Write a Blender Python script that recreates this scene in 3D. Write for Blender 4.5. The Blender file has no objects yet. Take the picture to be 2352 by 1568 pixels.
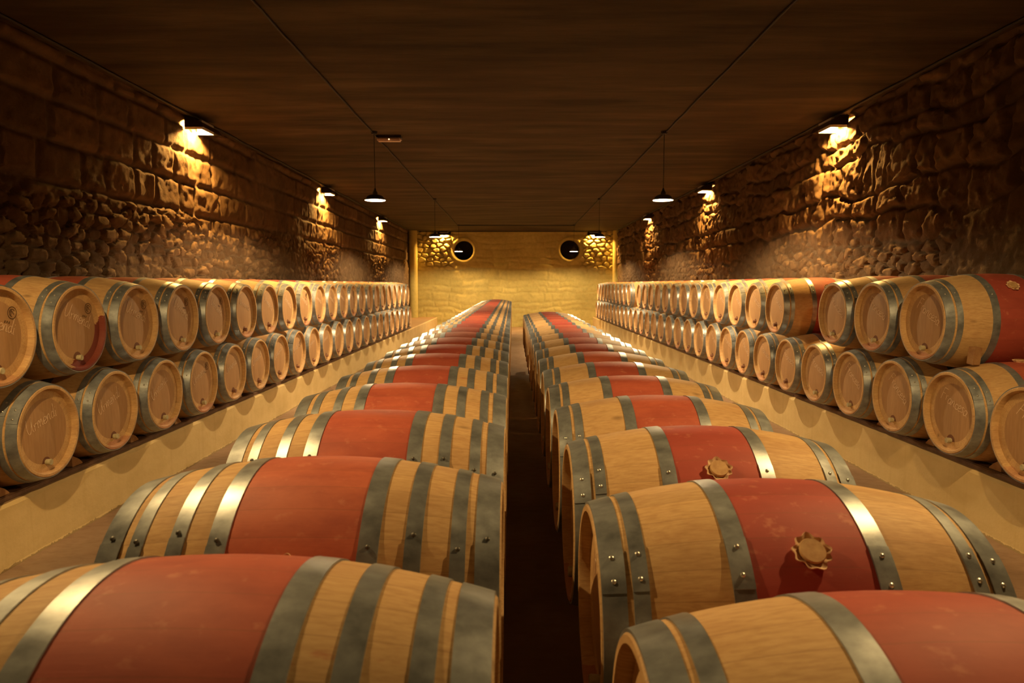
import bpy, bmesh, math, random
import numpy as np
from mathutils import Vector, Matrix
PI = math.pi
C = bpy.context.scene.collection
rnd = random.Random(7)
CAM_Z = 1.65

# ------------------------------------------------------------------ materials
def mat(name):
    m = bpy.data.materials.new(name); m.use_nodes = True
    nt = m.node_tree
    return m, nt, nt.nodes['Principled BSDF']
def N(nt, kind, **kw):
    n = nt.nodes.new(kind)
    for k, v in kw.items():
        if k in n.inputs.keys(): n.inputs[k].default_value = v
        else: setattr(n, k, v)
    return n
def L(nt, a, b): nt.links.new(a, b)
def math_(nt, op, a, b=None, c=None, clamp=False):
    n = nt.nodes.new('ShaderNodeMath'); n.operation = op; n.use_clamp = clamp
    for i, v in enumerate((a, b, c)):
        if v is None: continue
        if isinstance(v, (int, float)): n.inputs[i].default_value = v
        else: nt.links.new(v, n.inputs[i])
    return n.outputs[0]
def ramp(nt, fac, stops):
    r = nt.nodes.new('ShaderNodeValToRGB')
    e = r.color_ramp.elements
    while len(e) < len(stops): e.new(.5)
    for i, (p, c) in enumerate(stops):
        e[i].position = p; e[i].color = (*c, 1) if len(c) == 3 else c
    nt.links.new(fac, r.inputs[0]); return r.outputs[0]
def mixc(nt, fac, a, b, mode='MIX'):
    n = nt.nodes.new('ShaderNodeMix'); n.data_type = 'RGBA'; n.blend_type = mode
    for i, v in ((0, fac), (6, a), (7, b)):
        if isinstance(v, (int, float)): n.inputs[i].default_value = v
        elif isinstance(v, tuple): n.inputs[i].default_value = (*v, 1)
        else: nt.links.new(v, n.inputs[i])
    return n.outputs[2]
def noise(nt, vec, scale, detail=4, rough=.55, sc=None):
    if sc is not None:
        mp = nt.nodes.new('ShaderNodeMapping'); mp.inputs['Scale'].default_value = sc
        nt.links.new(vec, mp.inputs[0]); vec = mp.outputs[0]
    n = nt.nodes.new('ShaderNodeTexNoise'); n.inputs['Scale'].default_value = scale
    n.inputs['Detail'].default_value = detail; n.inputs['Roughness'].default_value = rough
    nt.links.new(vec, n.inputs['Vector']); return n.outputs['Fac']
def bump(nt, bsdf, h, strength=.3, dist=.01):
    b = nt.nodes.new('ShaderNodeBump'); b.inputs['Strength'].default_value = strength
    b.inputs['Distance'].default_value = dist
    nt.links.new(h, b.inputs['Height']); nt.links.new(b.outputs[0], bsdf.inputs['Normal'])
def obvec(nt, jitter=True):
    """object coordinates shifted by a random amount per object, so copies differ"""
    tc = nt.nodes.new('ShaderNodeTexCoord')
    if not jitter: return tc.outputs['Object'], None, tc.outputs['Object']
    oi = nt.nodes.new('ShaderNodeObjectInfo')
    m = nt.nodes.new('ShaderNodeVectorMath'); m.operation = 'ADD'
    s = math_(nt, 'MULTIPLY', oi.outputs['Random'], 37.0)
    cb = nt.nodes.new('ShaderNodeCombineXYZ')
    for i in range(3): nt.links.new(s, cb.inputs[i])
    nt.links.new(tc.outputs['Object'], m.inputs[0]); nt.links.new(cb.outputs[0], m.inputs[1])
    return m.outputs[0], oi.outputs['Random'], tc.outputs['Object']

def m_staves(name, redhalf, dark):
    m, nt, b = mat(name)
    v, rn, raw = obvec(nt)
    sep = nt.nodes.new('ShaderNodeSeparateXYZ'); L(nt, raw, sep.inputs[0])
    X, Y, Z = sep.outputs
    ang = math_(nt, 'ARCTAN2', Y, Z)
    a = math_(nt, 'MULTIPLY', ang, 30 / (2 * PI))
    idx = math_(nt, 'FLOOR', a)
    fr = math_(nt, 'FRACT', a)
    seam = math_(nt, 'LESS_THAN', math_(nt, 'ABSOLUTE', math_(nt, 'SUBTRACT', fr, .5)), .484)   # 0 on seams
    wn = nt.nodes.new('ShaderNodeTexWhiteNoise'); wn.noise_dimensions = '2D'
    cb = nt.nodes.new('ShaderNodeCombineXYZ'); L(nt, idx, cb.inputs[0]); L(nt, rn, cb.inputs[1]); L(nt, cb.outputs[0], wn.inputs['Vector'])
    grain = noise(nt, v, 9, 6, .62, (1.1, 14, 14))
    blotch = noise(nt, v, 3.5, 5, .6, (1, 2.2, 2.2))
    wood = ramp(nt, grain, [(.28, (.45, .27, .12)), (.52, (.56, .36, .17)), (.78, (.64, .43, .215))])
    wood = mixc(nt, math_(nt, 'MULTIPLY', ramp(nt, blotch, [(.5, (0, 0, 0)), (.72, (1, 1, 1))]), .5), wood, (.36, .18, .075))
    # dark knots
    kn = nt.nodes.new('ShaderNodeTexVoronoi'); kn.inputs['Scale'].default_value = 4.2
    mp = nt.nodes.new('ShaderNodeMapping'); mp.inputs['Scale'].default_value = (.7, 1.6, 1.6); L(nt, v, mp.inputs[0]); L(nt, mp.outputs[0], kn.inputs['Vector'])
    k = ramp(nt, kn.outputs['Distance'], [(.03, (1, 1, 1)), (.11, (0, 0, 0))])
    wood = mixc(nt, math_(nt, 'MULTIPLY', k, .55), wood, (.13, .07, .035))
    # wine spatters on the bare wood
    sp = noise(nt, v, 7, 5, .7, (.5, 2.4, 2.4))
    spm = ramp(nt, sp, [(.66, (0, 0, 0)), (.74, (1, 1, 1))])
    wood = mixc(nt, math_(nt, 'MULTIPLY', spm, .55), wood, (.42, .09, .045))
    # wine washed belly
    redc = mixc(nt, rn, (.52, .135, .072), (.35, .062, .048))
    rb = noise(nt, v, 5, 6, .65, (1, 2, 2))
    redc = mixc(nt, math_(nt, 'MULTIPLY', ramp(nt, rb, [(.35, (1, 1, 1)), (.6, (0, 0, 0))]), .5), redc, (.26, .045, .035))
    sc = noise(nt, v, 22, 3, .6, (1, 1.3, 1.3))
    redc = mixc(nt, math_(nt, 'MULTIPLY', ramp(nt, sc, [(.60, (0, 0, 0)), (.72, (1, 1, 1))]), .33), redc, (.62, .25, .15))
    ax = math_(nt, 'ABSOLUTE', X)
    isred = math_(nt, 'LESS_THAN', math_(nt, 'ADD', ax, math_(nt, 'MULTIPLY', math_(nt, 'SUBTRACT', blotch, .5), .01)), redhalf)
    col = mixc(nt, isred, wood, redc)
    tint = math_(nt, 'ADD', math_(nt, 'MULTIPLY', wn.outputs['Value'], .16), .90)
    cb2 = nt.nodes.new('ShaderNodeCombineXYZ')
    for i in range(3): L(nt, tint, cb2.inputs[i])
    col = mixc(nt, 1.0, col, cb2.outputs[0], 'MULTIPLY')
    col = mixc(nt, math_(nt, 'MULTIPLY', math_(nt, 'SUBTRACT', 1.0, seam), .28), col, (.16, .07, .03))
    # wine stained chime below the head plug
    st = math_(nt, 'MULTIPLY', math_(nt, 'GREATER_THAN', ax, .436), math_(nt, 'LESS_THAN', math_(nt, 'ADD', Z, math_(nt, 'MULTIPLY', math_(nt, 'SUBTRACT', blotch, .5), .10)), -.225))
    col = mixc(nt, math_(nt, 'MULTIPLY', st, math_(nt, 'MULTIPLY', rn, .6)), col, (.36, .10, .075))
    if dark:   # one barrel with a big spill on its rim
        st = math_(nt, 'MULTIPLY', math_(nt, 'LESS_THAN', X, -.43), math_(nt, 'LESS_THAN', math_(nt, 'ADD', math_(nt, 'MULTIPLY', Y, .9), math_(nt, 'ADD', Z, math_(nt, 'MULTIPLY', math_(nt, 'SUBTRACT', sp, .5), .2))), -.17))
        col = mixc(nt, math_(nt, 'MULTIPLY', st, .9), col, (.15, .012, .014))
    L(nt, col, b.inputs['Base Color'])
    b.inputs['Roughness'].default_value = .62; b.inputs['Specular IOR Level'].default_value = .25
    h = math_(nt, 'ADD', math_(nt, 'MULTIPLY', grain, .4), math_(nt, 'MULTIPLY', seam, .5))
    bump(nt, b, h, .35, .002)
    return m
M_ST_A = m_staves('oak_staves_six_hoop', .150, False)
M_ST_B = m_staves('oak_staves_eight_hoop', .165, False)
M_ST_S = m_staves('oak_staves_spilled', .150, True)

def m_head():
    m, nt, b = mat('oak_head')
    v, rn, raw = obvec(nt)
    sep = nt.nodes.new('ShaderNodeSeparateXYZ'); L(nt, raw, sep.inputs[0]); X, Y, Z = sep.outputs
    a = math_(nt, 'MULTIPLY', math_(nt, 'ADD', Y, 1.0), 11.0)
    idx = math_(nt, 'FLOOR', a); fr = math_(nt, 'FRACT', a)
    seam = math_(nt, 'LESS_THAN', math_(nt, 'ABSOLUTE', math_(nt, 'SUBTRACT', fr, .5)), .488)
    wn = nt.nodes.new('ShaderNodeTexWhiteNoise'); wn.noise_dimensions = '2D'
    cb = nt.nodes.new('ShaderNodeCombineXYZ'); L(nt, idx, cb.inputs[0]); L(nt, rn, cb.inputs[1]); L(nt, cb.outputs[0], wn.inputs['Vector'])
    grain = noise(nt, v, 8, 6, .6, (8, 9, 1.0))
    blotch = noise(nt, v, 5, 5, .6)
    col = ramp(nt, grain, [(.25, (.36, .205, .10)), (.55, (.42, .25, .125)), (.8, (.48, .30, .155))])
    col = mixc(nt, math_(nt, 'MULTIPLY', ramp(nt, blotch, [(.45, (0, 0, 0)), (.7, (1, 1, 1))]), .35), col, (.37, .20, .09))
    tint = math_(nt, 'ADD', math_(nt, 'MULTIPLY', wn.outputs['Value'], .12), .92)
    cb2 = nt.nodes.new('ShaderNodeCombineXYZ')
    for i in range(3): L(nt, tint, cb2.inputs[i])
    col = mixc(nt, 1.0, col, cb2.outputs[0], 'MULTIPLY')
    col = mixc(nt, math_(nt, 'MULTIPLY', math_(nt, 'SUBTRACT', 1.0, seam), .25), col, (.16, .08, .04))
    # wine run below the plug: narrow wedge from the plug down to the croze
    zz = math_(nt, 'ADD', Z, math_(nt, 'MULTIPLY', math_(nt, 'SUBTRACT', blotch, .5), .05))
    wd = math_(nt, 'SUBTRACT', math_(nt, 'MULTIPLY', math_(nt, 'SUBTRACT', -.180, zz), 1.05), math_(nt, 'ABSOLUTE', Y))
    st = math_(nt, 'MULTIPLY', math_(nt, 'MULTIPLY', math_(nt, 'ADD', wd, .012), 40, clamp=True), math_(nt, 'LESS_THAN', zz, -.185))
    st = math_(nt, 'MULTIPLY', st, math_(nt, 'ADD', math_(nt, 'MULTIPLY', rn, .35), .6), clamp=True)
    col = mixc(nt, st, col, (.15, .022, .020))
    pz = math_(nt, 'ADD', Z, .195); rr = math_(nt, 'SQRT', math_(nt, 'ADD', math_(nt, 'MULTIPLY', pz, pz), math_(nt, 'MULTIPLY', Y, Y)))
    col = mixc(nt, math_(nt, 'MULTIPLY', math_(nt, 'LESS_THAN', math_(nt, 'ADD', rr, math_(nt, 'MULTIPLY', blotch, .03)), .056), .8), col, (.11, .03, .02))
    L(nt, col, b.inputs['Base Color']); b.inputs['Roughness'].default_value = .6; b.inputs['Specular IOR Level'].default_value = .25
    bump(nt, b, math_(nt, 'ADD', math_(nt, 'MULTIPLY', grain, .4), math_(nt, 'MULTIPLY', seam, .5)), .3, .0015)
    return m
M_HEAD = m_head()

def m_simple(name, col, rough=.6, metal=0, nscale=None, ncol=None, bs=0, spec=.4, ob=True):
    m, nt, b = mat(name)
    b.inputs['Base Color'].default_value = (*col, 1); b.inputs['Roughness'].default_value = rough
    b.inputs['Metallic'].default_value = metal; b.inputs['Specular IOR Level'].default_value = spec
    if nscale:
        v, rn, raw = obvec(nt)
        f = noise(nt, v, nscale, 6, .6)
        L(nt, mixc(nt, ramp(nt, f, [(.35, (0, 0, 0)), (.65, (1, 1, 1))]), col, ncol), b.inputs['Base Color'])
        if bs: bump(nt, b, f, bs, .004)
    return m
def m_steel():
    m, nt, b = mat('galvanised_steel')
    v, rn, raw = obvec(nt)
    f = noise(nt, v, 14, 6, .65, (.7, 1, 1)); g = noise(nt, v, 60, 3, .6, (3, .3, .3))
    c = ramp(nt, f, [(.3, (.19, .205, .22)), (.5, (.30, .325, .345)), (.72, (.42, .455, .48))])
    L(nt, c, b.inputs['Base Color']); b.inputs['Metallic'].default_value = .62
    L(nt, ramp(nt, f, [(.3, (.34, .34, .34)), (.7, (.46, .46, .46))]), b.inputs['Roughness'])
    bump(nt, b, g, .12, .001)
    return m
M_STEEL = m_steel()
M_RIVET = m_simple('rivet_steel', (.62, .60, .55), .3, .8)
M_NAIL = m_simple('dark_rivet', (.10, .095, .085), .5, .6)
M_BUNG = m_simple('bung_wood', (.55, .35, .16), .7, 0, 40, (.42, .24, .10), .3)
M_FRILL = m_simple('bung_cloth', (.72, .52, .33), .9, 0, 60, (.60, .38, .22), .3)
M_PLUG = m_simple('cork_plug', (.50, .46, .30), .7, 0, 50, (.36, .30, .17), .3)
M_PLUGD = m_simple('dark_plug', (.16, .07, .05), .6, 0, 50, (.28, .14, .08), .3)
M_CHALK = m_simple('chalk', (.80, .64, .48), .95, 0, 90, (.56, .36, .21), 0)
M_INK = m_simple('stamp_ink', (.12, .065, .03), .9)
M_TIMBER = m_simple('dark_timber', (.10, .05, .028), .75, 0, 12, (.16, .085, .045), .4)
M_WEDGE = m_simple('wedge_wood', (.42, .24, .11), .75, 0, 16, (.30, .15, .07), .4)
M_ENAMEL = m_simple('dark_enamel', (.02, .022, .022), .35, 0, spec=.5)
M_WHITE = m_simple('white_enamel', (.55, .55, .53), .5)
M_CABLE = m_simple('black_cable', (.012, .010, .009), .6)
M_IRON = m_simple('dark_iron', (.035, .025, .02), .4, .5)
M_CONC = m_simple('support_concrete', (.16, .125, .09), .9, 0, 8, (.11, .08, .055), .4)

def emis(name, col, s):
    m = bpy.data.materials.new(name); m.use_nodes = True; nt = m.node_tree
    nt.nodes.remove(nt.nodes['Principled BSDF'])
    e = nt.nodes.new('ShaderNodeEmission'); e.inputs[0].default_value = (*col, 1); e.inputs[1].default_value = s
    L(nt, e.outputs[0], nt.nodes['Material Output'].inputs[0]); return m
M_BULB = emis('pendant_bulb_glow', (1, .71, .36), 43000)
M_BULBN = emis('near_pendant_bulb_glow', (1, .63, .24), 22000)
M_TUBE = emis('wall_lamp_glow', (1, .52, .12), 13000)
M_LED = emis('indicator_glow', (1, .55, .2), 6)

def m_stone(name, a, b_, mortar, rough=.9):
    """stone: attribute r = tint of each stone, g = joint mask"""
    m, nt, b = mat(name)
    at = nt.nodes.new('ShaderNodeAttribute'); at.attribute_name = 'stone'
    sp = nt.nodes.new('ShaderNodeSeparateColor'); L(nt, at.outputs['Color'], sp.inputs[0])
    tc = nt.nodes.new('ShaderNodeTexCoord'); v = tc.outputs['Object']
    f = noise(nt, v, 9, 8, .65); g = noise(nt, v, 55, 5, .7); big = noise(nt, v, .9, 4, .6)
    col = mixc(nt, sp.outputs[0], a, b_)
    col = mixc(nt, math_(nt, 'MULTIPLY', ramp(nt, f, [(.4, (0, 0, 0)), (.7, (1, 1, 1))]), .4), col, tuple(x * .55 for x in a))
    col = mixc(nt, math_(nt, 'MULTIPLY', sp.outputs[1], .7), col, mortar)
    col = mixc(nt, math_(nt, 'MULTIPLY', ramp(nt, big, [(.4, (0, 0, 0)), (.65, (1, 1, 1))]), .35), col, tuple(x * .6 for x in a))
    L(nt, col, b.inputs['Base Color']); b.inputs['Roughness'].default_value = rough; b.inputs['Specular IOR Level'].default_value = .15
    bump(nt, b, math_(nt, 'ADD', math_(nt, 'MULTIPLY', g, .5), f), .8, .012)
    return m
M_STONE = m_stone('cellar_stone', (.105, .062, .030), (.19, .118, .062), (.145, .10, .062))
M_YELLOW = m_stone('yellow_limewash', (.54, .44, .145), (.62, .51, .185), (.54, .44, .145))

def m_plaster():
    m, nt, b = mat('ledge_plaster')
    tc = nt.nodes.new('ShaderNodeTexCoord'); v = tc.outputs['Object']
    f = noise(nt, v, 2.2, 6, .6, (1, 1, 1.8)); g = noise(nt, v, 30, 5, .65); s = noise(nt, v, 3, 5, .6, (1, 5, .35))
    col = ramp(nt, f, [(.3, (.58, .43, .20)), (.6, (.68, .52, .26)), (.8, (.62, .46, .21))])
    col = mixc(nt, math_(nt, 'MULTIPLY', ramp(nt, s, [(.55, (0, 0, 0)), (.75, (1, 1, 1))]), .3), col, (.48, .33, .14))
    geo = nt.nodes.new('ShaderNodeSeparateXYZ'); L(nt, v, geo.inputs[0])
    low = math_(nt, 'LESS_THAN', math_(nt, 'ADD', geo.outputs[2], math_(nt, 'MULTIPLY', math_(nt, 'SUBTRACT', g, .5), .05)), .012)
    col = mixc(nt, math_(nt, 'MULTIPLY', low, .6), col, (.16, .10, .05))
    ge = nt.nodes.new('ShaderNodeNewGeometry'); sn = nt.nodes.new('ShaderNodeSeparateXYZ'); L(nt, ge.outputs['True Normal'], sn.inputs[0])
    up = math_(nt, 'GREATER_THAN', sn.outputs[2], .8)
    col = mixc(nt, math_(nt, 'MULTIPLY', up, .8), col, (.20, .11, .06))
    L(nt, col, b.inputs['Base Color']); b.inputs['Roughness'].default_value = .85; b.inputs['Specular IOR Level'].default_value = .2
    bump(nt, b, g, .35, .006); return m
M_PLASTER = m_plaster()
def m_floor():
    m, nt, b = mat('worn_concrete_floor')
    tc = nt.nodes.new('ShaderNodeTexCoord'); v = tc.outputs['Object']
    f = noise(nt, v, 1.1, 7, .62, (1.4, .8, 1)); g = noise(nt, v, 14, 6, .65, (.6, 1.4, 1))
    col = ramp(nt, f, [(.3, (.21, .125, .075)), (.52, (.30, .19, .12)), (.75, (.38, .27, .18))])
    col = mixc(nt, math_(nt, 'MULTIPLY', ramp(nt, g, [(.5, (0, 0, 0)), (.75, (1, 1, 1))]), .35), col, (.15, .08, .05))
    L(nt, col, b.inputs['Base Color']); b.inputs['Specular IOR Level'].default_value = .35
    L(nt, ramp(nt, g, [(.3, (.42, .42, .42)), (.7, (.62, .62, .62))]), b.inputs['Roughness'])
    bump(nt, b, g, .2, .004); return m
M_FLOOR = m_floor()
def m_ceiling():
    m, nt, b = mat('smoke_stained_ceiling')
    tc = nt.nodes.new('ShaderNodeTexCoord'); v = tc.outputs['Object']
    f = noise(nt, v, 1.0, 7, .62, (.55, 3.4, 1)); g = noise(nt, v, 20, 5, .6, (.4, 3, 1)); p = noise(nt, v, .7, 4, .55, (.7, 1.3, 1))
    col = ramp(nt, f, [(.34, (.028, .019, .011)), (.5, (.060, .042, .023)), (.68, (.105, .076, .042))])
    col = mixc(nt, math_(nt, 'MULTIPLY', ramp(nt, p, [(.42, (0, 0, 0)), (.62, (1, 1, 1))]), .5), col, (.05, .031, .017))
    L(nt, col, b.inputs['Base Color']); b.inputs['Roughness'].default_value = .8; b.inputs['Specular IOR Level'].default_value = .2
    bump(nt, b, math_(nt, 'ADD', f, math_(nt, 'MULTIPLY', g, .5)), .4, .012); return m
M_CEIL = m_ceiling()
def m_glass(name, col, rough, alpha=None):
    m, nt, b = mat(name)
    b.inputs['Base Color'].default_value = (*col, 1); b.inputs['Roughness'].default_value = rough
    b.inputs['Transmission Weight'].default_value = 1; b.inputs['IOR'].default_value = 1.45
    return m
M_PANE = m_glass('window_glass', (.9, .88, .8), .02)
M_DIFF = m_simple('emergency_diffuser', (.50, .36, .30), .3, 0)
M_DARK = m_simple('dark_void', (.012, .010, .012), .9)

# ------------------------------------------------------------------ mesh helpers
def obj(name, bm, m, parent=None, smooth=True, loc=None):
    me = bpy.data.meshes.new(name)
    bmesh.ops.recalc_face_normals(bm, faces=bm.faces)
    if smooth:
        for f in bm.faces: f.smooth = True
        for e in bm.edges:
            if len(e.link_faces) == 2 and e.calc_face_angle(0) > math.radians(32): e.smooth = False
    bm.to_mesh(me); bm.free()
    for x in (m if isinstance(m, (list, tuple)) else [m]): me.materials.append(x)
    o = bpy.data.objects.new(name, me); C.objects.link(o)
    if parent: o.parent = parent
    if loc: o.location = loc
    return o
def thing(name, label, cat, loc=(0, 0, 0), rotz=0, group=None):
    o = bpy.data.objects.new(name, None); o.empty_display_size = .1; C.objects.link(o)
    o.location = loc; o.rotation_euler = (0, 0, rotz); o['label'] = label; o['category'] = cat
    if group: o['group'] = group
    return o
def tag(o, label, cat, group=None, kind=None):
    o['label'] = label; o['category'] = cat
    if group: o['group'] = group
    if kind: o['kind'] = kind
    return o
def struct(o, label=None):
    o['kind'] = 'structure'
    if label: o['label'] = label
    return o
def kids(o): return [c for c in C.objects if c.parent == o]
def box(bm, x0, x1, y0, y1, z0, z1, bev=0, mi=0):
    g = bmesh.ops.create_cube(bm, size=1)
    for v in g['verts']:
        v.co = Vector((x0 + (v.co.x + .5) * (x1 - x0), y0 + (v.co.y + .5) * (y1 - y0), z0 + (v.co.z + .5) * (z1 - z0)))
    fs = {f for v in g['verts'] for f in v.link_faces}
    for f in fs: f.material_index = mi
    if bev:
        es = {e for v in g['verts'] for e in v.link_edges}
        bmesh.ops.bevel(bm, geom=list(es), offset=bev, segments=2, affect='EDGES')
def lathe(bm, prof, seg=48, axis='X', mi=0, a0=0, a1=2 * PI, closed=False, wob=None):
    """prof: list of (t, r) along the axis; revolved"""
    full = abs(a1 - a0 - 2 * PI) < 1e-6
    n = seg if full else seg + 1
    rings = []
    for k, (t, r) in enumerate(prof):
        ring = []
        if r < 1e-6:
            p = (t, 0, 0) if axis == 'X' else (0, 0, t)
            ring = [bm.verts.new(p)] * n
        else:
            for i in range(n):
                a = a0 + (a1 - a0) * i / seg
                rr = r * (wob(a, k) if wob else 1)
                p = (t, rr * math.sin(a), rr * math.cos(a)) if axis == 'X' else (rr * math.cos(a), rr * math.sin(a), t)
                ring.append(bm.verts.new(p))
        rings.append(ring)
    pr = list(zip(rings, rings[1:]))
    if closed: pr.append((rings[-1], rings[0]))
    for A, B in pr:
        for i in range(seg):
            j = (i + 1) % n
            vs = []
            for v in (A[i], A[j], B[j], B[i]):
                if v not in vs: vs.append(v)
            if len(vs) > 2:
                try: bm.faces.new(vs).material_index = mi
                except ValueError: pass
    if not full:
        for i in (0, n - 1):
            vs = [r[i] for r in rings]
            if len(set(vs)) > 2:
                try: bm.faces.new(vs).material_index = mi
                except ValueError: pass
def tube(bm, pts, r, seg=8, mi=0):
    pts = [Vector(p) for p in pts]; rings = []
    for i, p in enumerate(pts):
        d = (pts[min(i + 1, len(pts) - 1)] - pts[max(i - 1, 0)]).normalized()
        u = d.cross(Vector((0, 0, 1)) if abs(d.z) < .9 else Vector((1, 0, 0))).normalized(); w = d.cross(u)
        rings.append([bm.verts.new(p + r * (math.cos(2 * PI * k / seg) * u + math.sin(2 * PI * k / seg) * w)) for k in range(seg)])
    for A, B in zip(rings, rings[1:]):
        for k in range(seg): bm.faces.new((A[k], A[(k + 1) % seg], B[(k + 1) % seg], B[k])).material_index = mi
    bm.faces.new(rings[0]).material_index = mi; bm.faces.new(rings[-1]).material_index = mi

# ------------------------------------------------------------------ numpy noise for the masonry
def vnoise(U, V, s, seed):
    rs = np.random.RandomState(seed); T = rs.rand(257, 257)
    x = U * s; y = V * s; xi = np.floor(x).astype(int); yi = np.floor(y).astype(int)
    fx = x - xi; fy = y - yi; fx = fx * fx * (3 - 2 * fx); fy = fy * fy * (3 - 2 * fy)
    g = lambda a, b: T[a % 257, b % 257]
    return (g(xi, yi) * (1 - fx) + g(xi + 1, yi) * fx) * (1 - fy) + (g(xi, yi + 1) * (1 - fx) + g(xi + 1, yi + 1) * fx) * fy
def fbm(U, V, s, seed, o=4):
    r = 0; a = 1; t = 0
    for k in range(o): r = r + a * vnoise(U, V, s * 2 ** k, seed + k); t += a; a *= .5
    return r / t
def voronoi(U, V, su, sv, seed):
    rs = np.random.RandomState(seed); JX = rs.rand(211, 211); JY = rs.rand(211, 211); ID = rs.rand(211, 211)
    x = U / su; y = V / sv; off = (np.floor(y).astype(int) % 2) * .5
    xi = np.floor(x).astype(int); yi = np.floor(y).astype(int)
    f1 = np.full(U.shape, 9.); f2 = np.full(U.shape, 9.); idd = np.zeros(U.shape)
    for dy in (-1, 0, 1):
        for dx in (-2, -1, 0, 1, 2):
            cx = xi + dx; cy = yi + dy; a = cx % 211; b = cy % 211
            px = cx + .12 + .76 * JX[a, b] + (cy % 2) * .5; py = cy + .18 + .64 * JY[a, b]
            d = np.sqrt((x - px) ** 2 + ((y - py)) ** 2)
            n = d < f1
            f2 = np.where(n, f1, np.minimum(f2, d)); idd = np.where(n, ID[a, b], idd); f1 = np.where(n, d, f1)
    return f2 - f1, idd
def ashlar(U, V, hs, w0, seed):
    """courses of squared blocks; returns distance to the nearest joint in metres and a stone id"""
    rs = np.random.RandomState(seed)
    Vw = V + .03 * (fbm(U, V, .8, seed + 5, 2) - .5); dist = np.full(U.shape, 0.); idd = np.zeros(U.shape)
    z = 0; k = 0
    while z < 4.2:
        h = hs[k % len(hs)] * rs.uniform(.88, 1.12)
        xs = [-8.0]
        while xs[-1] < 34: xs.append(xs[-1] + w0 * rs.uniform(.55, 1.45))
        xs = np.array(xs); ids = rs.rand(len(xs) + 1)
        Uw = U + .04 * (fbm(U, V, 1.3, seed + 9, 2) - .5)
        m = (Vw >= z) & (Vw < z + h)
        i = np.searchsorted(xs, Uw[m]); lo = xs[i - 1]; hi = xs[np.minimum(i, len(xs) - 1)]
        d = np.minimum(np.minimum(Uw[m] - lo, hi - Uw[m]), np.minimum(Vw[m] - z, z + h - Vw[m]))
        dist[m] = d; idd[m] = ids[i]; z += h; k += 1
    return dist, idd
def sstep(a, b, x): t = np.clip((x - a) / (b - a), 0, 1); return t * t * (3 - 2 * t)
def relief(name, m, P, U, V, H, tint, joint, hole=None, flip=False):
    nu, nv = U.shape
    co = P(U, V, H).reshape(-1, 3)
    idx = np.arange(nu * nv).reshape(nu, nv)
    q = np.stack([idx[:-1, :-1], idx[1:, :-1], idx[1:, 1:], idx[:-1, 1:]], -1).reshape(-1, 4)
    if flip: q = q[:, ::-1]
    if hole is not None:
        h = hole.reshape(-1); keep = ~(h[q].any(1)); q = q[keep]
    me = bpy.data.meshes.new(name)
    me.vertices.add(len(co)); me.vertices.foreach_set('co', co.ravel().astype('f'))
    me.loops.add(len(q) * 4); me.loops.foreach_set('vertex_index', q.ravel().astype('i'))
    me.polygons.add(len(q)); me.polygons.foreach_set('loop_start', np.arange(0, len(q) * 4, 4).astype('i'))
    me.polygons.foreach_set('use_smooth', np.ones(len(q), bool))
    me.update(calc_edges=True); me.validate()
    at = me.color_attributes.new('stone', 'FLOAT_COLOR', 'POINT')
    c = np.ones((len(co), 4), 'f'); c[:, 0] = tint.ravel(); c[:, 1] = joint.ravel(); c[:, 2] = 0
    at.data.foreach_set('color', c.ravel())
    me.materials.append(m)
    o = bpy.data.objects.new(name, me); C.objects.link(o); return o

# ------------------------------------------------------------------ the cellar
CEIL = 3.69; YB = 26.6; YN = -5.0; XL = -4.0; XR = 4.04
bm = bmesh.new(); box(bm, XL - .5, XR + .5, YN - .3, YB + .9, -.25, 0); struct(obj('floor', bm, M_FLOOR, smooth=False), 'worn brown concrete cellar floor')
bm = bmesh.new(); box(bm, XL - .5, XR + .5, YN - .3, YB + .9, CEIL, CEIL + .25); struct(obj('ceiling', bm, M_CEIL, smooth=False), 'dark smoke stained cellar ceiling')
bm = bmesh.new(); box(bm, XL - .5, XR + .5, YN - .3, YN, 0, CEIL); struct(obj('wall_near', bm, M_STONE, smooth=False), 'stone wall behind the camera')

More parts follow.
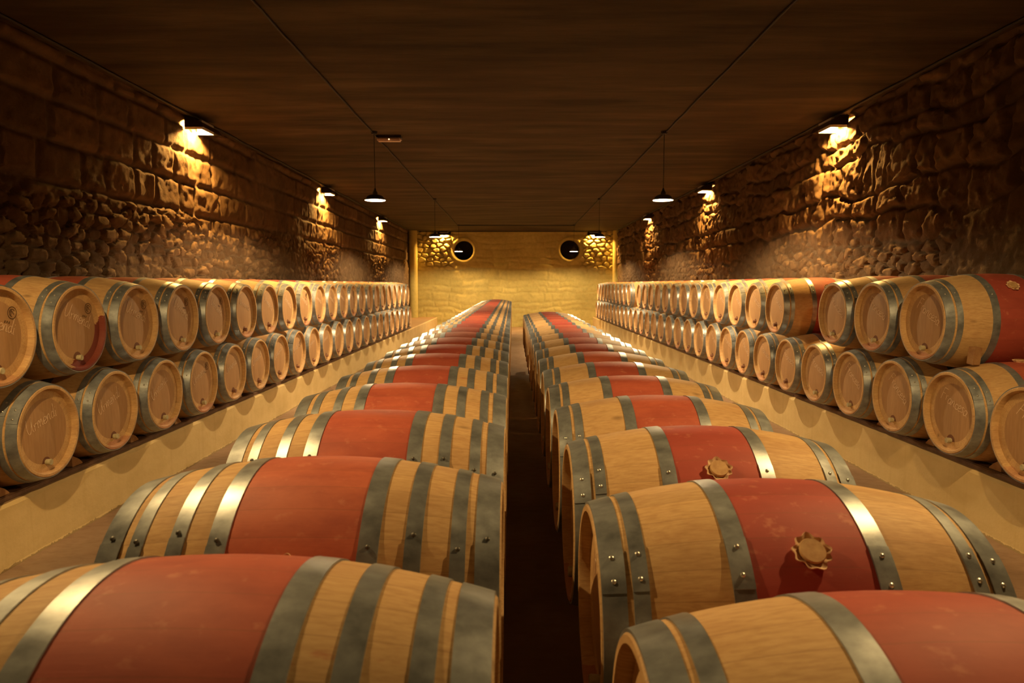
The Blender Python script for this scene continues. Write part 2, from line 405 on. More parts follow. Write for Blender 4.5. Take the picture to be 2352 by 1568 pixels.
def side_wall(side):
    s = -1 if side == 'left' else 1
    u = np.concatenate([np.arange(YN, 2, .12), np.arange(2, YB + .001, .0205)]); u[-1] = YB
    v = np.linspace(0.0, CEIL, 176)
    U, V = np.meshgrid(u, v, indexing='ij')
    sd = 11 if s < 0 else 47
    Uw = U + .10 * (fbm(U, V, 3, sd, 3) - .5); Vw = V + .08 * (fbm(U, V, 3, sd + 3, 3) - .5)
    # small rubble
    W1 = .16 * (fbm(U, V, 2.1, sd + 60, 3) - .5); W2 = .14 * (fbm(U, V, 2.1, sd + 64, 3) - .5)
    d, i1 = voronoi(Uw + W1, Vw + W2, .21, .115, sd + 20); e1 = sstep(0.02, .22, d)
    rough = fbm(U, V, 14, sd + 70, 3)
    Hr = (.030 + .020 * (rough - .5)) * e1 + .045 * i1 * e1
    # large roughly squared stones
    if s < 0:
        d2, i2 = ashlar(U, V, (.33, .30, .36), .62, 5); e2 = sstep(.006, .055, d2)
        Hb = .026 * e2 + .016 * i2 * e2
        big = sstep(2.38, 2.46, V + .5 * (fbm(U, V, .6, 81, 2) - .5) + .0 * U)
    else:
        d2, i2 = ashlar(U + .30 * (fbm(U, V, 2.6, 70, 4) - .5) + .10 * V, V + .27 * (fbm(U, V, 2.2, 74, 4) - .5), (.27, .38, .21, .33), .44, 63); e2 = sstep(.004, .05, d2)
        Hb = .034 * e2 + .045 * i2 * e2 + .06 * (rough - .5) * e2
        big = sstep(2.0, 2.3, V + .9 * (fbm(U, V, .7, 82, 2) - .5))
    H = Hr * (1 - big) + Hb * big
    tint = i1 * (1 - big) + i2 * big; joint = 1 - (e1 * (1 - big) + e2 * big)
    # worn plaster patches low on the wall soften the stones
    pl = sstep(.52, .66, fbm(U, V, .55, sd + 31, 3) + .10 * (1.9 - V))
    H = H * (1 - .72 * pl) + .035 * pl; joint = joint * (1 - .5 * pl) + .5 * pl
    H = H + .045 * (fbm(U, V, 9, sd + 40, 4) - .5) + .05 * (fbm(U, V, 1.2, sd + 44, 3) - .5)
    H[:, -1] = H[:, -1].clip(0, .03)
    P = lambda U, V, H: np.stack([(XL + H) if s < 0 else (XR - H), U, V], -1)
    o = relief('wall_' + side, M_STONE, P, U, V, H, tint, joint, flip=(s > 0))
    return struct(o, 'rough stone side wall of the cellar, %s side' % side)
side_wall('left'); side_wall('right')

WINS = [(-1.90, 2.965), (2.22, 2.99)]
def back_wall():
    u = np.linspace(XL - .1, XR + .1, 380); v = np.linspace(0, CEIL, 190)
    U, V = np.meshgrid(u, v, indexing='ij')
    Uw = U + .08 * (fbm(U, V, 3, 5, 3) - .5); Vw = V + .06 * (fbm(U, V, 3, 8, 3) - .5)
    d, i1 = voronoi(Uw, Vw, .27, .17, 91); e1 = sstep(.03, .35, d)
    d2, i2 = ashlar(U + .5 * (fbm(U, V, 1.1, 31, 4) - .5), V + .34 * (fbm(U, V, 1.2, 36, 4) - .5), (.26, .34, .22), .6, 33); e2 = sstep(.0, .09, d2) * (.35 + .65 * sstep(.40, .60, fbm(U, V, .9, 39, 3)))
    cob = np.maximum(sstep(-2.0, -2.6, U + .8 * (fbm(U, V, 1, 3, 2) - .5)), sstep(2.4, 2.9, U + .8 * (fbm(U, V, 1, 6, 2) - .5)))
    cob = cob * sstep(1.9, 2.5, V + .5 * (fbm(U, V, 1, 66, 2) - .5))
    H = (.085 * e1 + .03 * i1) * cob + (.020 * e2 + .008 * i2) * (1 - cob)
    H = H + .018 * (fbm(U, V, 4, 50, 4) - .5) + .05 * (fbm(U, V, .9, 55, 3) - .5)
    hole = np.zeros(U.shape, bool)
    for (x, z) in WINS:
        r = np.hypot(U - x, V - z); ring = 1 - sstep(.46, .60, r); H = H * (1 - ring) + .02 * ring
        hole |= r < .425
    tint = i2 * .5 + .25; joint = 1 - (e1 * cob + (1 - cob))
    P = lambda U, V, H: np.stack([U, YB - H, V], -1)
    return struct(relief('wall_back', M_YELLOW, P, U, V, H, tint, joint, hole=hole, flip=False), 'yellow limewashed rubble end wall')
back_wall()
for n, (x, z) in enumerate(WINS):
    t = thing('window_%d' % (n + 1), 'round porthole window in the yellow end wall, %s of the two' % ('left' if n == 0 else 'right'), 'window', (x, YB, z))
    struct(t); 
    bm = bmesh.new()
    prof = [(0.05, .50), (-.045, .50), (-.055, .47), (-.055, .43), (-.04, .385), (.30, .37), (.34, .37), (.34, .44), (.05, .46)]
    lathe(bm, [(b_, a_) for b_, a_ in prof], 64, 'X', closed=True)
    bmesh.ops.rotate(bm, verts=bm.verts, matrix=Matrix.Rotation(PI / 2, 3, 'Z'))
    struct(obj('window_frame', bm, M_YELLOW, t))
    bm = bmesh.new(); lathe(bm, [(.300, 0), (.300, .372), (.310, .372), (.310, 0)], 48, 'X'); bmesh.ops.rotate(bm, verts=bm.verts, matrix=Matrix.Rotation(PI / 2, 3, 'Z'))
    struct(obj('pane', bm, M_PANE, t))
    bm = bmesh.new(); lathe(bm, [(.34, .44), (.80, .44), (.82, .40), (.82, 0)], 32, 'X'); bmesh.ops.rotate(bm, verts=bm.verts, matrix=Matrix.Rotation(PI / 2, 3, 'Z'))
    struct(obj('window_recess', bm, M_DARK, t))

# round pillars in the far corners
for n, x in enumerate((-3.80, 3.99)):
    bm = bmesh.new(); lathe(bm, [(.0, .0), (0, .165), (CEIL, .165), (CEIL, 0)], 40, 'Z')
    o = obj('trim_%d' % (n + 1), bm, M_YELLOW, loc=(x, YB - .33, 0)); struct(o, 'round yellow pillar in the %s far corner' % ('left' if n == 0 else 'right'))

# masonry ledges
LEDL, LEDR = -2.93, 3.12; TL, TR = .386, .400
def ledge(n, face, back, top, seed, y1):
    bm = bmesh.new(); ny = 420; rs = random.Random(seed)
    ys = [YN + (y1 - YN) * i / ny for i in range(ny + 1)]
    s = 1 if back < face else -1     # outward direction of the face
    rows = []
    chip = 0
    for y in ys:
        chip = .88 * chip + rs.uniform(-.0035, .0035)
        e = abs(rs.gauss(0, .003)) + (rs.uniform(0, .016) if rs.random() < .08 else 0)
        w = chip
        rows.append([bm.verts.new(p) for p in ((face + s * (w * .5 + .004), y, 0), (face + s * w * .5, y, .02), (face + s * (w * .6), y, top * .6),
                     (face + s * w * .4, y, top - .022 - e), (face - s * (.012 + e), y, top - .004), (face - s * .06, y, top + w * .1), (back, y, top))])
    for A, B in zip(rows, rows[1:]):
        for k in range(6): bm.faces.new((A[k], A[k + 1], B[k + 1], B[k]))
    bm.faces.new(rows[-1] + [bm.verts.new((back, y1, 0))])
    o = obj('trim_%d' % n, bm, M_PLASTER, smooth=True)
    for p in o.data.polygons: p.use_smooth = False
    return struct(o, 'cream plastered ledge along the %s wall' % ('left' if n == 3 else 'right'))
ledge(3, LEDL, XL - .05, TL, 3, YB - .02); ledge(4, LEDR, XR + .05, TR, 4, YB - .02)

# timber rails on the ledges
def rail(name, x0, x1, z0, z1, y0, y1, label, group, mt=M_TIMBER, cat='beam'):
    bm = bmesh.new(); n = max(2, int((y1 - y0) / 2.4))
    for k in range(1): box(bm, x0, x1, y0, y1, z0, z1, .006)
    return tag(obj(name, bm, mt, smooth=False), label, cat, group)
ZLL, ZUL, ZRL, ZRU = .7586, 1.3640, .7756, 1.3810
HX = .475
def rad(x): return .348 - .068 * (abs(x) / HX) ** 2.0
CXL = -2.82 - HX; CXR = 2.973 + HX
for side, cx, zc, led, top, s in (('left', CXL, ZLL, LEDL, TL, -1), ('right', CXR, ZRL, LEDR, TR, 1)):
    for k, (off, w) in enumerate(((-.23, .09), (.24, .09))):
        x = cx + s * off; zt = zc - rad(off) - .002 - .003
        if k == 0: a, b_ = sorted((led + s * .03, x + s * .05))
        else: a, b_ = x - w / 2, x + w / 2
        if k == 0: zt = zc - rad(abs(a - cx) if s > 0 else abs(b_ - cx)) - .003; zt = zc - rad(min(abs(a - cx), abs(b_ - cx))) - .003
        if k == 1: zt = zc - rad(abs(off) - w / 2) - .003
        rail('timber_rail', a, b_, top - .003, zt, -1.5, (19.9 if side == 'left' else 25.4),
             'dark timber rail under the lower barrels, %s on the %s ledge' % ('at the front edge' if k == 0 else 'at the back', side), 'rails on the wall ledges')

# ------------------------------------------------------------------ barrels
def lathe_barrel(bm):
    pr = []
    for i in range(25):
        x = -HX + 2 * HX * i / 24; r = rad(x)
        if i in (0, 24): r -= .006
        pr.append((x, r))
    pr.insert(1, (-HX + .006, rad(HX))); pr.insert(len(pr) - 1, (HX - .006, rad(HX)))
    inner = [(HX, rad(HX) - .020), (HX - .006, rad(HX) - .025), (HX - .034, rad(HX) - .030), (HX - .036, .20), (-HX + .036, .20), (-HX + .034, rad(HX) - .030), (-HX + .006, rad(HX) - .025), (-HX, rad(HX) - .020)]
    lathe(bm, pr + inner, 80, 'X', closed=True)
def hoop_bm(x0, x1, angs, lap_from, sgn, rows=1):
    bm = bmesh.new(); t = .0032
    def prof(o):
        n = 3; a = [(x0 + (x1 - x0) * i / n, rad(x0 + (x1 - x0) * i / n) + o + t) for i in range(n + 1)]
        b_ = [(x, rad(x) + o - .004) for x, r in reversed(a)]; return a + b_
    lathe(bm, prof(0), 80, 'X', closed=True)
    # riveted overlap
    a0, a1 = sorted((sgn * math.radians(lap_from[0]), sgn * math.radians(lap_from[1])))
    lathe(bm, prof(t * .9), 10, 'X', closed=True, a0=a0, a1=a1)
    xm = (x0 + x1) / 2
    xs = (xm,) if rows == 1 else (x0 + .3 * (x1 - x0), x0 + .7 * (x1 - x0))
    for k, ad in enumerate(angs):
        for x in (xs if rows == 1 else xs):
            a = sgn * math.radians(ad); r = rad(x) + 2 * t
            nrm = Vector((0, math.sin(a), math.cos(a)))
            g = bmesh.ops.create_uvsphere(bm, u_segments=10, v_segments=6, radius=.0062)
            for v in g['verts']:
                v.co = Vector((v.co.x, v.co.y, v.co.z * .75)); v.co = Matrix.Rotation(-a, 3, 'X') @ v.co; v.co += Vector((x, 0, 0)) + nrm * r
                for f in v.link_faces: f.material_index = 1
    return bm
GL = {  # pen strokes of the chalk letters: (advance, strokes)
 'U': (.9, [[(.05, 1.25), (.0, .6), (.12, .1), (.3, .0), (.48, .25), (.6, .8), (.64, 1.3)], [(.64, 1.3), (.62, .5), (.72, .02), (.8, .0)]]),
 'r': (.5, [[(.0, .55), (.1, .3), (.1, .0)], [(.1, .3), (.2, .52), (.36, .55)]]),
 'm': (.85, [[(.0, .5), (.05, .0)], [(.05, .1), (.15, .5), (.27, .5), (.33, .0)], [(.33, .1), (.43, .5), (.56, .5), (.62, .05), (.75, .0)]]),
 'e': (.5, [[(.0, .25), (.3, .32), (.33, .5), (.18, .6), (.03, .4), (.03, .12), (.2, .0), (.42, .1)]]),
 'n': (.6, [[(.0, .5), (.05, .0)], [(.05, .1), (.17, .5), (.32, .48), (.37, .05), (.5, .0)]]),
 'd': (.6, [[(.36, .45), (.2, .55), (.03, .35), (.06, .05), (.22, .0), (.36, .2)], [(.38, 1.2), (.36, .3), (.42, .02), (.52, .0)]]),
 'i': (.3, [[(.05, .5), (.05, .05), (.15, .0)], [(.07, .75), (.09, .80)]]),
 'F': (.65, [[(.1, 1.2), (.05, .6), (.0, -.05)], [(.05, 1.2), (.6, 1.22)], [(.05, .65), (.42, .68)]]),
 'a': (.6, [[(.38, .45), (.2, .55), (.03, .35), (.06, .05), (.22, .0), (.38, .25), (.4, .5)], [(.4, .5), (.4, .1), (.52, .0)]]),
 'c': (.5, [[(.38, .45), (.2, .55), (.03, .35), (.06, .08), (.22, .0), (.42, .08)]]),
 's': (.45, [[(.32, .48), (.15, .55), (.06, .42), (.28, .2), (.24, .03), (.02, .0)]]),
}
def ribbon(bm, pts, w, x, dx=-.0006):
    # smooth polyline (Catmull-Rom) drawn as a thin band on the plane X = x; pts are (right, up) seen from -X
    P = [pts[0]] + list(pts) + [pts[-1]]; q = []
    for i in range(1, len(P) - 2):
        for k in range(5):
            t = k / 5; p0, p1, p2, p3 = P[i - 1:i + 3]
            q.append(tuple(.5 * (2 * p1[j] + (p2[j] - p0[j]) * t + (2 * p0[j] - 5 * p1[j] + 4 * p2[j] - p3[j]) * t * t + (3 * p1[j] - p0[j] - 3 * p2[j] + p3[j]) * t ** 3) for j in (0, 1)))
    q.append(pts[-1]); prev = None
    for i, p in enumerate(q):
        a = q[max(i - 1, 0)]; b_ = q[min(i + 1, len(q) - 1)]; dx_, dy_ = b_[0] - a[0], b_[1] - a[1]; l = math.hypot(dx_, dy_) or 1
        nx, ny = -dy_ / l * w / 2, dx_ / l * w / 2
        cur = [bm.verts.new((x, -(p[0] + nx), p[1] + ny)), bm.verts.new((x, -(p[0] - nx), p[1] - ny)), bm.verts.new((x + dx, -(p[0] - nx), p[1] - ny)), bm.verts.new((x + dx, -(p[0] + nx), p[1] + ny))]
        if prev:
            for k in range(4): bm.faces.new((prev[k], prev[(k + 1) % 4], cur[(k + 1) % 4], cur[k]))
        prev = cur
def writing_bm(word, h=.072, w=.0042, x=-HX + .0345):
    bm = bmesh.new(); tot = sum(GL[c][0] for c in word); px = -tot * h / 2 * .92; r_ = random.Random(len(word))
    for c in word:
        adv, st = GL[c]; dy = r_.uniform(-.06, .06) * h
        for s in st: ribbon(bm, [(px + (a + .12 * b_) * h, .045 + b_ * h + dy) for a, b_ in s], w, x)
        px += adv * h * .92
    return bm
def stamp_bm(x=-HX + .0345):
    bm = bmesh.new(); cx, cy, r = .135, .125, .034
    circ = lambda rr, n=16, a0=0, a1=2 * PI: [(cx + rr * math.cos(a0 + (a1 - a0) * i / n), cy + rr * math.sin(a0 + (a1 - a0) * i / n)) for i in range(n + 1)]
    ribbon(bm, circ(r), .005, x); ribbon(bm, circ(r * .62, 12, .4, 4.6), .005, x)
    ribbon(bm, [(cx - .012, cy - .014), (cx - .004, cy + .012), (cx + .012, cy - .01)], .006, x)
    for k in range(3): ribbon(bm, [(cx - .062 + k * .016, cy - .052 - k * .004), (cx - .055 + k * .016, cy - .040 - k * .004)], .007, x)
    return bm

HOOPS6 = [(.416, .471, 2), (.366, .402, 1), (.138, .186, 1)]
HOOPS8 = [(.414, .471, 1), (.357, .392, 1), (.254, .292, 1), (.150, .196, 1)]
def make_barrel(kind, rsgn):
    """kind six | eight; rsgn: side of the barrel that shows the rivets. Root at the lowest point of the belly."""
    t = thing('wine_barrel', 'x', 'barrel')
    R0 = rad(0); ch = []
    def add(name, bm, m, par=None):
        o = obj(name, bm, m, par or t)
        if par is None: o.location = (0, 0, R0)
        ch.append(o); return o
    bm = bmesh.new(); lathe_barrel(bm); add('staves', bm, M_ST_A if kind == 'six' else M_ST_B)
    heads = []
    for s in (-1, 1):
        bm = bmesh.new(); e = s * (HX - .036)
        lathe(bm, [(e, 0), (e, .235), (e - s * .004, .258), (e - s * .022, .258), (e - s * .022, 0)], 64, 'X')
        heads.append(add('barrel_head', bm, M_HEAD))
    lap = (36, 56) if kind == 'six' else (50, 74)
    an = (40, 51) if kind == 'six' else (48,)
    for (a, b_, rows) in (HOOPS6 if kind == 'six' else HOOPS8):
        for s in (-1, 1): 
            x0, x1 = sorted((s * a, s * b_)); add('hoop', hoop_bm(x0, x1, an, lap, rsgn, 1), [M_STEEL, M_RIVET if kind == 'six' else M_NAIL])
    # bung with its cloth frill
    th = math.radians(43 if kind == 'six' else 62)
    bm = bmesh.new(); lathe(bm, [(-.02, 0), (-.02, .024), (.016, .030), (.020, .028), (.020, 0)], 28, 'Z')
    bmesh.ops.translate(bm, verts=bm.verts, vec=(0, 0, R0)); bmesh.ops.rotate(bm, verts=bm.verts, matrix=Matrix.Rotation(th, 3, 'X'))
    bu = add('bung', bm, M_BUNG)
    bm = bmesh.new()
    wob = lambda a, k: 1 + (.0 if k in (0, 5) else .085) * math.sin(9 * a + .6 * math.sin(2 * a)) + .05 * math.sin(4 * a + 1)
    lathe(bm, [(-.004, .028), (.006, .036), (.013, .042), (.016, .041), (.010, .033), (.008, .0285)], 72, 'Z', closed=True, wob=wob)
    bmesh.ops.translate(bm, verts=bm.verts, vec=(0, 0, R0)); bmesh.ops.rotate(bm, verts=bm.verts, matrix=Matrix.Rotation(th, 3, 'X'))
    add('cloth_frill', bm, M_FRILL, bu)
    return t, heads
def copy_tree(o, parent=None):
    c = o.copy(); C.objects.link(c); c.parent = parent
    for ch in KIDS.get(o.name, ()):
        k = copy_tree(ch, c)
    KIDS[c.name] = [x for x in NEW if x.parent == c]; NEW.append(c)
    return c
KIDS = {}; NEW = []
pr6R, h6R = make_barrel('six', -1)
pr6L, h6L = make_barrel('six', 1)
pr8, h8 = make_barrel('eight', -1)
# head plug, chalk word and stamp belong to the wall barrels only
def plug_bm(dark):
    bm = bmesh.new(); x = -HX + .036
    lathe(bm, [(x + .012, 0), (x + .012, .016), (x - .026, .0195), (x - .031, .017), (x - .031, 0)], 20, 'X')
    bmesh.ops.translate(bm, verts=bm.verts, vec=(0, 0, -.192)); return bm
for pr, hd, word in ((pr6R, h6R, 'Francesa'), (pr6L, h6L, 'Urmendi')):
    obj('head_plug', plug_bm(0), M_PLUG, pr).location = (0, 0, rad(0))
    obj('chalk_writing', writing_bm(word), M_CHALK, hd[0])
    obj('ink_stamp', stamp_bm(), M_INK, hd[0])
for o in list(C.objects):
    if o.parent: KIDS.setdefault(o.parent.name, []).append(o)
ORD = ['zeroth', 'first', 'second', 'third', 'fourth', 'fifth', 'sixth', 'seventh', 'eighth', 'ninth', 'tenth', 'eleventh', 'twelfth', 'thirteenth', 'fourteenth', 'fifteenth', 'sixteenth', 'seventeenth', 'eighteenth', 'nineteenth', 'twentieth',
       'twenty-first', 'twenty-second', 'twenty-third', 'twenty-fourth', 'twenty-fifth', 'twenty-sixth', 'twenty-seventh', 'twenty-eighth', 'twenty-ninth', 'thirtieth', 'thirty-first', 'thirty-second']
used = set()
DROP = []
def put_barrel(proto, x, y, zc, rz, roll, label, group, lower=False, stamp=True, plug=None, word_tilt=0, hoopj=5, stave=None):
    if proto.name not in used: used.add(proto.name); t = proto; first = True
    else:
        t = proto.copy(); C.objects.link(t); first = False
    t.location = (x, y, zc - rad(0)); t.rotation_euler = (0, 0, rz); t['label'] = label; t['group'] = group
    def rec(src, dst):
        for ch in KIDS.get(src.name, ()):
            c = ch if first else ch.copy()
            base = ch.name.split('.')[0]
            if (base == 'ink_stamp' and not stamp):
                if not first: bpy.data.objects.remove(c)
                else: DROP.append(c)
                continue
            if not first: C.objects.link(c)
            c.parent = dst
            if base == 'bung' and lower: 
                c.rotation_euler = (roll - D(43), 0, 0)
            elif dst == t:
                r = roll + (math.radians(rnd.uniform(-hoopj, hoopj) + (proto is pr6L) * (-10 if lower else 0) + (proto is pr6R) * (10 if lower else 0)) if base == 'hoop' else 0)
                c.rotation_euler = (r, 0, 0)
            if base == 'chalk_writing': c.rotation_euler = (word_tilt - roll, 0, 0)
            if base == 'head_plug' and plug:
                c.data = c.data if first and False else c.data
                c.material_slots[0].link = 'OBJECT'; c.material_slots[0].material = plug
            if base == 'staves' and stave:
                c.material_slots[0].link = 'OBJECT'; c.material_slots[0].material = stave
            if not first or dst != t: pass
            rec(ch, c)
    rec(proto, t)
    return t
D = math.radians
S = .70
# ---- centre rows
for i in range(30):
    put_barrel(pr8, -.5016, 1.074 + i * S, 1.65 - .8095, 0, D(rnd.uniform(-3, 3)),
        'eight-hooped oak barrel with wine-red belly, left centre row, %s from the camera' % ORD[i + 1], 'eight-hooped barrels of the left centre row', hoopj=4)
for i in range(18):
    put_barrel(pr6R, .6747, 1.0416 + i * S, 1.65 - .8629, 0, (D(rnd.uniform(10, 16)) if i > 2 else D(rnd.uniform(-1, 1))),
        'six-hooped oak barrel with wine-red belly, right centre row, %s from the camera' % ORD[i + 1], 'six-hooped barrels of the right centre row', stamp=False, hoopj=4)
# ---- wall stacks. left heads look towards +X: turned by 180 degrees
plugs_l = [M_PLUG, M_PLUG, M_PLUG, M_PLUG, M_PLUGD]
def stack(side, tier, y0, ilist, zc):
    n = 0
    for i in ilist:
        y = y0 + i * S; left = side == 'left'
        out = (left and tier == 'lower' and i < 0)
        if not out: n += 1
        lab = 'oak barrel lying head outward, %s tier along the %s wall, %s from the camera' % (tier, side, ORD[n])
        if out: lab = 'oak barrel on the left ledge just outside the frame, under the nearest upper one'
        if left and tier == 'upper' and i == 0: lab = 'oak barrel with a dark wine spill down its rim, upper tier along the left wall'
        if not left and tier == 'upper' and i == 0: lab = 'nearest upper barrel by the right wall, cloth-wrapped bung showing on its red belly'
        roll = D(rnd.uniform(-7, 7)) if i > 0 else 0
        far = i > 9
        tilt = D((22 if tier == 'lower' else -24) + rnd.uniform(-8, 8)) if left else D(-26 + rnd.uniform(-10, 10))
        if left: put_barrel(pr6L, CXL, y, zc, PI, roll, lab, 'barrels stacked along the left wall', lower=(tier == 'lower'), word_tilt=-tilt, plug=(M_PLUG if (i < 4) else M_PLUGD), stamp=(tier == 'upper' and i < 3) or (i % 4 == 3), stave=(M_ST_S if tier == 'upper' and i == 0 else None))
        else: put_barrel(pr6R, CXR, y, zc, 0, roll, lab, 'barrels stacked along the right wall', lower=(tier == 'lower'), word_tilt=-tilt, plug=(M_PLUG if i < 4 else M_PLUGD), stamp=False)
stack('left', 'lower', 4.1099, range(-1, 22), ZLL)
stack('left', 'upper', 4.4599, range(-1, 21), ZUL)
stack('right', 'lower', 4.6254, range(-1, 29), ZRL)
stack('right', 'upper', 4.9754, [0, 1, 2] + list(range(4, 17)) + list(range(18, 28)), ZRU)
for o in DROP: bpy.data.objects.remove(o)
# the right centre row's heads carry no chalk in view; its prototype keeps its word on the first barrel only

# ---- wedges
def chock_bm(l=.11, w=.07, h=.085):
    bm = bmesh.new()
    vs = [bm.verts.new(p) for p in ((-w / 2, -l / 2, 0), (w / 2, -l / 2, 0), (w / 2, l / 2, 0), (-w / 2, l / 2, 0), (-w / 2, -l / 2, h), (w / 2, -l / 2, h * .95), (w / 2, l * .12, h * .5), (-w / 2, l * .12, h * .5), (w / 2, l / 2, h * .12), (-w / 2, l / 2, h * .12))]
    for f in ((0, 3, 2, 1), (4, 5, 6, 7), (7, 6, 8, 9), (0, 1, 5, 4), (3, 9, 8, 2), (0, 4, 7, 9, 3), (1, 2, 8, 6, 5)): bm.faces.new([vs[i] for i in f])
    bmesh.ops.bevel(bm, geom=list(bm.edges), offset=.004, segments=1, affect='EDGES'); return bm
ck = obj('wooden_chock', chock_bm(), M_WEDGE, smooth=False); first = True
for side, x, y0, zt, n in (('left', -3.01, 4.1099, None, 22), ('right', 3.18, 4.6254, None, 28)):
    top = (TL, TR)[side == 'right']
    cxx = CXL if side == 'left' else CXR; zc = ZLL if side == 'left' else ZRL
    xi = (LEDL - .03 - .05) if side == 'left' else (LEDR + .03 + .05)
    a = abs((LEDL - .03) - CXL) if side == 'left' else abs((LEDR + .03) - CXR)
    rt = zc - rad(-.23 + .0) - .003
    for i in range(n):
        c = ck if first else ck.copy()
        if not first: C.objects.link(c)
        first = False
        c.location = (xi, y0 + i * S - .215 + rnd.uniform(-.006, .006), 0)
        c['side'] = side
        tag(c, 'small wooden chock on the %s ledge wedged under the %s lower barrel from the camera' % (side, ORD[i + 1 + (side == 'right')]), 'wedge', 'chocks under the wall barrels')
        del c['side']
        # rests on the front rail of its ledge
        r_in = abs((LEDL - .03 if side == 'left' else LEDR + .03) - cxx); r_b = abs((CXL + .23 - .05) - CXL)
        c.location.z = zc - rad(min(r_in, .18)) - .003
# block between the nearest right upper barrel and the barrel below
bm = bmesh.new(); box(bm, -.028, .028, -.03, .03, -.06, .06, .004)
w = obj('wooden_block', bm, M_WEDGE, smooth=False); w.location = (3.13, 4.612, 1.168); w.rotation_euler = (D(7), 0, D(8))
tag(w, 'pale wooden block jammed between upper and lower barrels at the right edge', 'wedge')

# ---- supports of the centre rows
for side, cx, zc, y0, n in (('left', -.5016, 1.65 - .8095, 1.074, 30), ('right', .6747, 1.65 - .8629, 1.0416, 18)):
    y1 = y0 + (n - 1) * S + .38
    for k, s in enumerate((-1, 1)):
        zt = zc - rad(.2) - .003
        rail('support_beam', cx + s * .25 - .05, cx + s * .25 + .05, zt - .10, zt, y0 - 1.2, y1, 'dark timber beam carrying the %s centre row of barrels, %s side' % (side, 'left' if s < 0 else 'right'), 'beams under the centre rows', M_TIMBER)
    nb = int((y1 - y0 + .8) / 1.4)
    bm = bmesh.new(); box(bm, -.34, .34, -.1, .1, 0, zt - .10, .01); ob = obj('concrete_block', bm, M_CONC, smooth=False)
    for k in range(nb):
        c = ob if k == 0 else ob.copy()
        if k: C.objects.link(c)
        c.location = (cx, y0 - .35 + k * 1.4, 0)
        tag(c, 'low concrete block standing in shadow under the %s centre row of barrels' % side, 'block', 'concrete blocks under the %s centre row' % side)

# ------------------------------------------------------------------ lamps
def make_pendant():
    t = thing('pendant_lamp', 'x', 'lamp')
    drop = CEIL - 2.780
    bm = bmesh.new(); lathe(bm, [(drop - .035, 0), (drop - .035, .035), (drop - .012, .045), (drop, .045), (drop, 0)], 20, 'Z'); obj('ceiling_rose', bm, M_CABLE, t)
    bm = bmesh.new(); tube(bm, [(0, 0, .15), (0, 0, drop - .02)], .0045, 8); obj('cord', bm, M_CABLE, t)
    bm = bmesh.new(); lathe(bm, [(.068, 0), (.068, .030), (.085, .037), (.112, .033), (.125, .020), (.160, .012), (.160, 0)], 24, 'Z'); obj('lamp_socket', bm, M_ENAMEL, t)
    bm = bmesh.new()
    out = [(.000, .140), (.004, .141), (.012, .134), (.022, .121), (.042, .114), (.060, .098), (.072, .070), (.076, .034)]
    inn = [(.070, .034), (.066, .066), (.054, .094), (.038, .109), (.019, .116), (.007, .130), (.000, .135)]
    lathe(bm, out, 48, 'Z', 0); lathe(bm, [(.076, .034), (.070, .034)], 48, 'Z', 0); lathe(bm, inn, 48, 'Z', 1); lathe(bm, [(.0, .135), (0, .140)], 48, 'Z', 0)
    bmesh.ops.remove_doubles(bm, verts=bm.verts, dist=1e-5)
    obj('lamp_shade', bm, [M_ENAMEL, M_WHITE], t)
    bm = bmesh.new(); bmesh.ops.create_uvsphere(bm, u_segments=12, v_segments=8, radius=.0155); bmesh.ops.translate(bm, verts=bm.verts, vec=(0, 0, .036)); obj('light_bulb', bm, M_BULB, t)
    return t
pd = make_pendant(); pk = kids(pd)
PY = [2.25, 9.35, 16.5, 23.7]
where = ['above the nearest barrels, outside the frame', 'largest in view', 'second in view', 'farthest, in front of the end wall']
for s, x in (('left', -1.855), ('right', 2.04)):
    for k, y in enumerate(PY):
        if s == 'left' and k == 0: t = pd
        else:
            t = pd.copy(); C.objects.link(t)
            for ch in pk: c = ch.copy(); C.objects.link(c); c.parent = t
        t.location = (x + (.0 if s == 'left' else (-.05 + .04 * k)), y, 2.780)
        for c in C.objects:
            if c.parent == t and c.name.startswith('light_bulb'): c.material_slots[0].link = 'OBJECT'; c.material_slots[0].material = M_BULBN if k == 0 else M_BULB
        t['label'] = 'dark enamel pendant lamp on a cord, %s row, %s' % (s, where[k]); t['group'] = 'pendant lamps over the barrels'

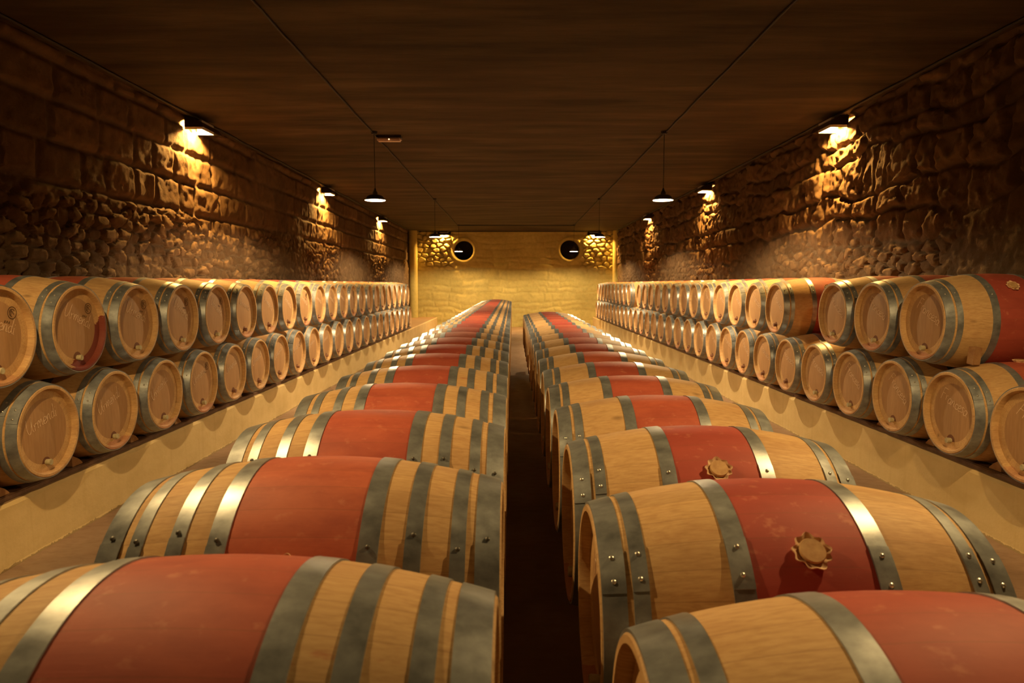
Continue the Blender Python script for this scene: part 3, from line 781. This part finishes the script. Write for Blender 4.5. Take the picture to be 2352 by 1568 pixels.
def make_wall_lamp():
    """origin on the wall at the lamp's top centre; the wall is at local x = 0 and the lamp looks towards +x"""
    t = thing('wall_lamp', 'x', 'lamp')
    W = .25; bm = bmesh.new()
    pr = [(.02, .0), (.11, .0), (.21, -.055), (.235, -.115)]
    inn = [(.229, -.115), (.204, -.060), (.107, -.006), (.02, -.006)]
    P = pr + inn; vs = [[bm.verts.new((x, y, z)) for x, z in P] for y in (-W, W)]
    for i in range(len(P)): bm.faces.new((vs[0][i], vs[0][(i + 1) % len(P)], vs[1][(i + 1) % len(P)], vs[1][i]))
    bm.faces.new(vs[0]); bm.faces.new(vs[1])
    for y in (-W, W):
        a = [bm.verts.new((x, y + dy, z)) for dy in (-.003, .003) for x, z in ((.01, 0.0), (.11, .0), (.21, -.055), (.235, -.115), (.01, -.115))]
        bm.faces.new(a[:5]); bm.faces.new(a[5:])
        for i in range(5): bm.faces.new((a[i], a[(i + 1) % 5], a[5 + (i + 1) % 5], a[5 + i]))
    obj('lamp_hood', bm, M_IRON, t, smooth=False)
    bm = bmesh.new(); tube(bm, [(.095, -.065, -.034), (.095, .065, -.034)], .014, 10); obj('light_tube', bm, M_TUBE, t)
    bm = bmesh.new(); x0, x1, yy, zt, zb, th = -.03, .180, .165, -.012, -.122, .004
    for a in ((x1 - th, x1, -yy, yy, zb, zt), (x0, x1, -yy, -yy + th, zb, zt), (x0, x1, yy - th, yy, zb, zt), (x0, x1, -yy, yy, zt - th, zt)): box(bm, *a)
    obj('added_baffle', bm, M_WHITE, t, smooth=False)  # unseen box added inside the hood to narrow the light pool
    bm = bmesh.new(); box(bm, .0, .05, -.04, .04, -.075, -.01, .004); obj('mounting_bracket', bm, M_IRON, t, smooth=False)
    for y in (-.18, .18):
        bm = bmesh.new(); lathe(bm, [(.0, 0), (0, .012), (.014, .010), (.014, 0)], 14, 'Z'); o = obj('screw_cap', bm, M_RIVET, t); o.location = (.07, y, 0)
    return t
wl = make_wall_lamp(); wk = kids(wl); firstw = True
spots = [(-3.93, 8.60, 3.640, 0, 'left wall', 'nearest'), (-3.93, 14.45, 3.640, 0, 'left wall', 'middle'), (-3.93, 20.5, 3.640, 0, 'left wall', 'farthest'),
         (3.97, 8.50, 3.640, PI, 'right wall', 'nearest'), (3.97, 14.05, 3.640, PI, 'right wall', 'middle'), (3.97, 19.9, 3.640, PI, 'right wall', 'farthest'),
         (-2.62, 26.55, 3.650, -PI / 2, 'yellow end wall', 'left'), (3.12, 26.55, 3.650, -PI / 2, 'yellow end wall', 'right')]
for x, y, z, rz, wn_, pos in spots:
    if firstw: t = wl; firstw = False
    else:
        t = wl.copy(); C.objects.link(t)
        for ch in wk: c = ch.copy(); C.objects.link(c); c.parent = t
    t.location = (x, y, z); t.rotation_euler = (0, 0, rz)
    t['label'] = 'dark hooded wall lamp glowing down the %s, %s one' % (wn_, pos); t['group'] = 'hooded wall lamps'

# emergency light beside the left pendant's rose
t = thing('ceiling_emergency_light', 'small emergency light box on the ceiling by the nearest visible left pendant', 'lamp', (-1.70, 9.62, CEIL - .002))
bm = bmesh.new(); box(bm, -.17, .17, -.06, .06, -.03, .012, .006); obj('lamp_base', bm, M_IRON, t)
bm = bmesh.new(); box(bm, -.165, .165, -.055, .055, -.075, -.03, .015); obj('diffuser', bm, M_DIFF, t)
bm = bmesh.new(); bmesh.ops.create_uvsphere(bm, u_segments=10, v_segments=6, radius=.008); obj('indicator', bm, M_LED, t, loc=(.005, -.056, -.055))

# cables
def cable(pts, r, label, group):
    bm = bmesh.new(); tube(bm, pts, r, 8); return tag(obj('ceiling_cable', bm, M_CABLE), label, 'cable', group)
def run(x0, x1, y0, y1, z, n=60, j=.006):
    r_ = random.Random(int(abs(x0) * 100)); return [(x0 + (x1 - x0) * i / n + r_.uniform(-j, j), y0 + (y1 - y0) * i / n, z + r_.uniform(-.004, 0)) for i in range(n + 1)]
cable(run(-1.855, -1.90, -2, PY[3], CEIL - .012), .010, 'black cable along the ceiling linking the left pendants', 'ceiling cables')
cable(run(2.0, 2.11, -2, PY[3], CEIL - .012), .010, 'black cable along the ceiling linking the right pendants', 'ceiling cables')
cable(run(-1.9, 2.11, PY[3] + .04, PY[3] + .04, CEIL - .016, 30, .0), .013, 'black cable across the ceiling between the two farthest pendants', 'ceiling cables')
for s, x in (('left', -3.86), ('right', 3.90)):
    cable([(x + rnd.uniform(-.01, .01), y * .5 - 2, CEIL - .016) for y in range(0, 56)], .014, 'dark cable in the corner of ceiling and %s wall' % s, 'ceiling cables')
cable([(x * .1, YB - .10, CEIL - .02) for x in range(-36, 38, 4)], .012, 'dark cable along the top of the yellow end wall', 'ceiling cables')

# ------------------------------------------------------------------ world, camera, view
w = bpy.data.worlds.new('World'); bpy.context.scene.world = w; w.use_nodes = True
w.node_tree.nodes['Background'].inputs[0].default_value = (0, 0, 0, 1)
cam = bpy.data.cameras.new('Camera'); co = bpy.data.objects.new('Camera', cam); C.objects.link(co)
cam.sensor_width = 36; cam.lens = 36 * 1570 / 2352; cam.clip_start = .05
co.location = (0, 0, CAM_Z); co.rotation_euler = (PI / 2 - .0832, 0, .0009)
cam.dof.use_dof = True; cam.dof.focus_distance = 4.2; cam.dof.aperture_fstop = 5.0
sc = bpy.context.scene; sc.camera = co
sc.view_settings.view_transform = 'Standard'; sc.view_settings.look = 'None'; sc.view_settings.gamma = 1
sc.view_settings.use_curve_mapping = False; sc.view_settings.exposure = 0
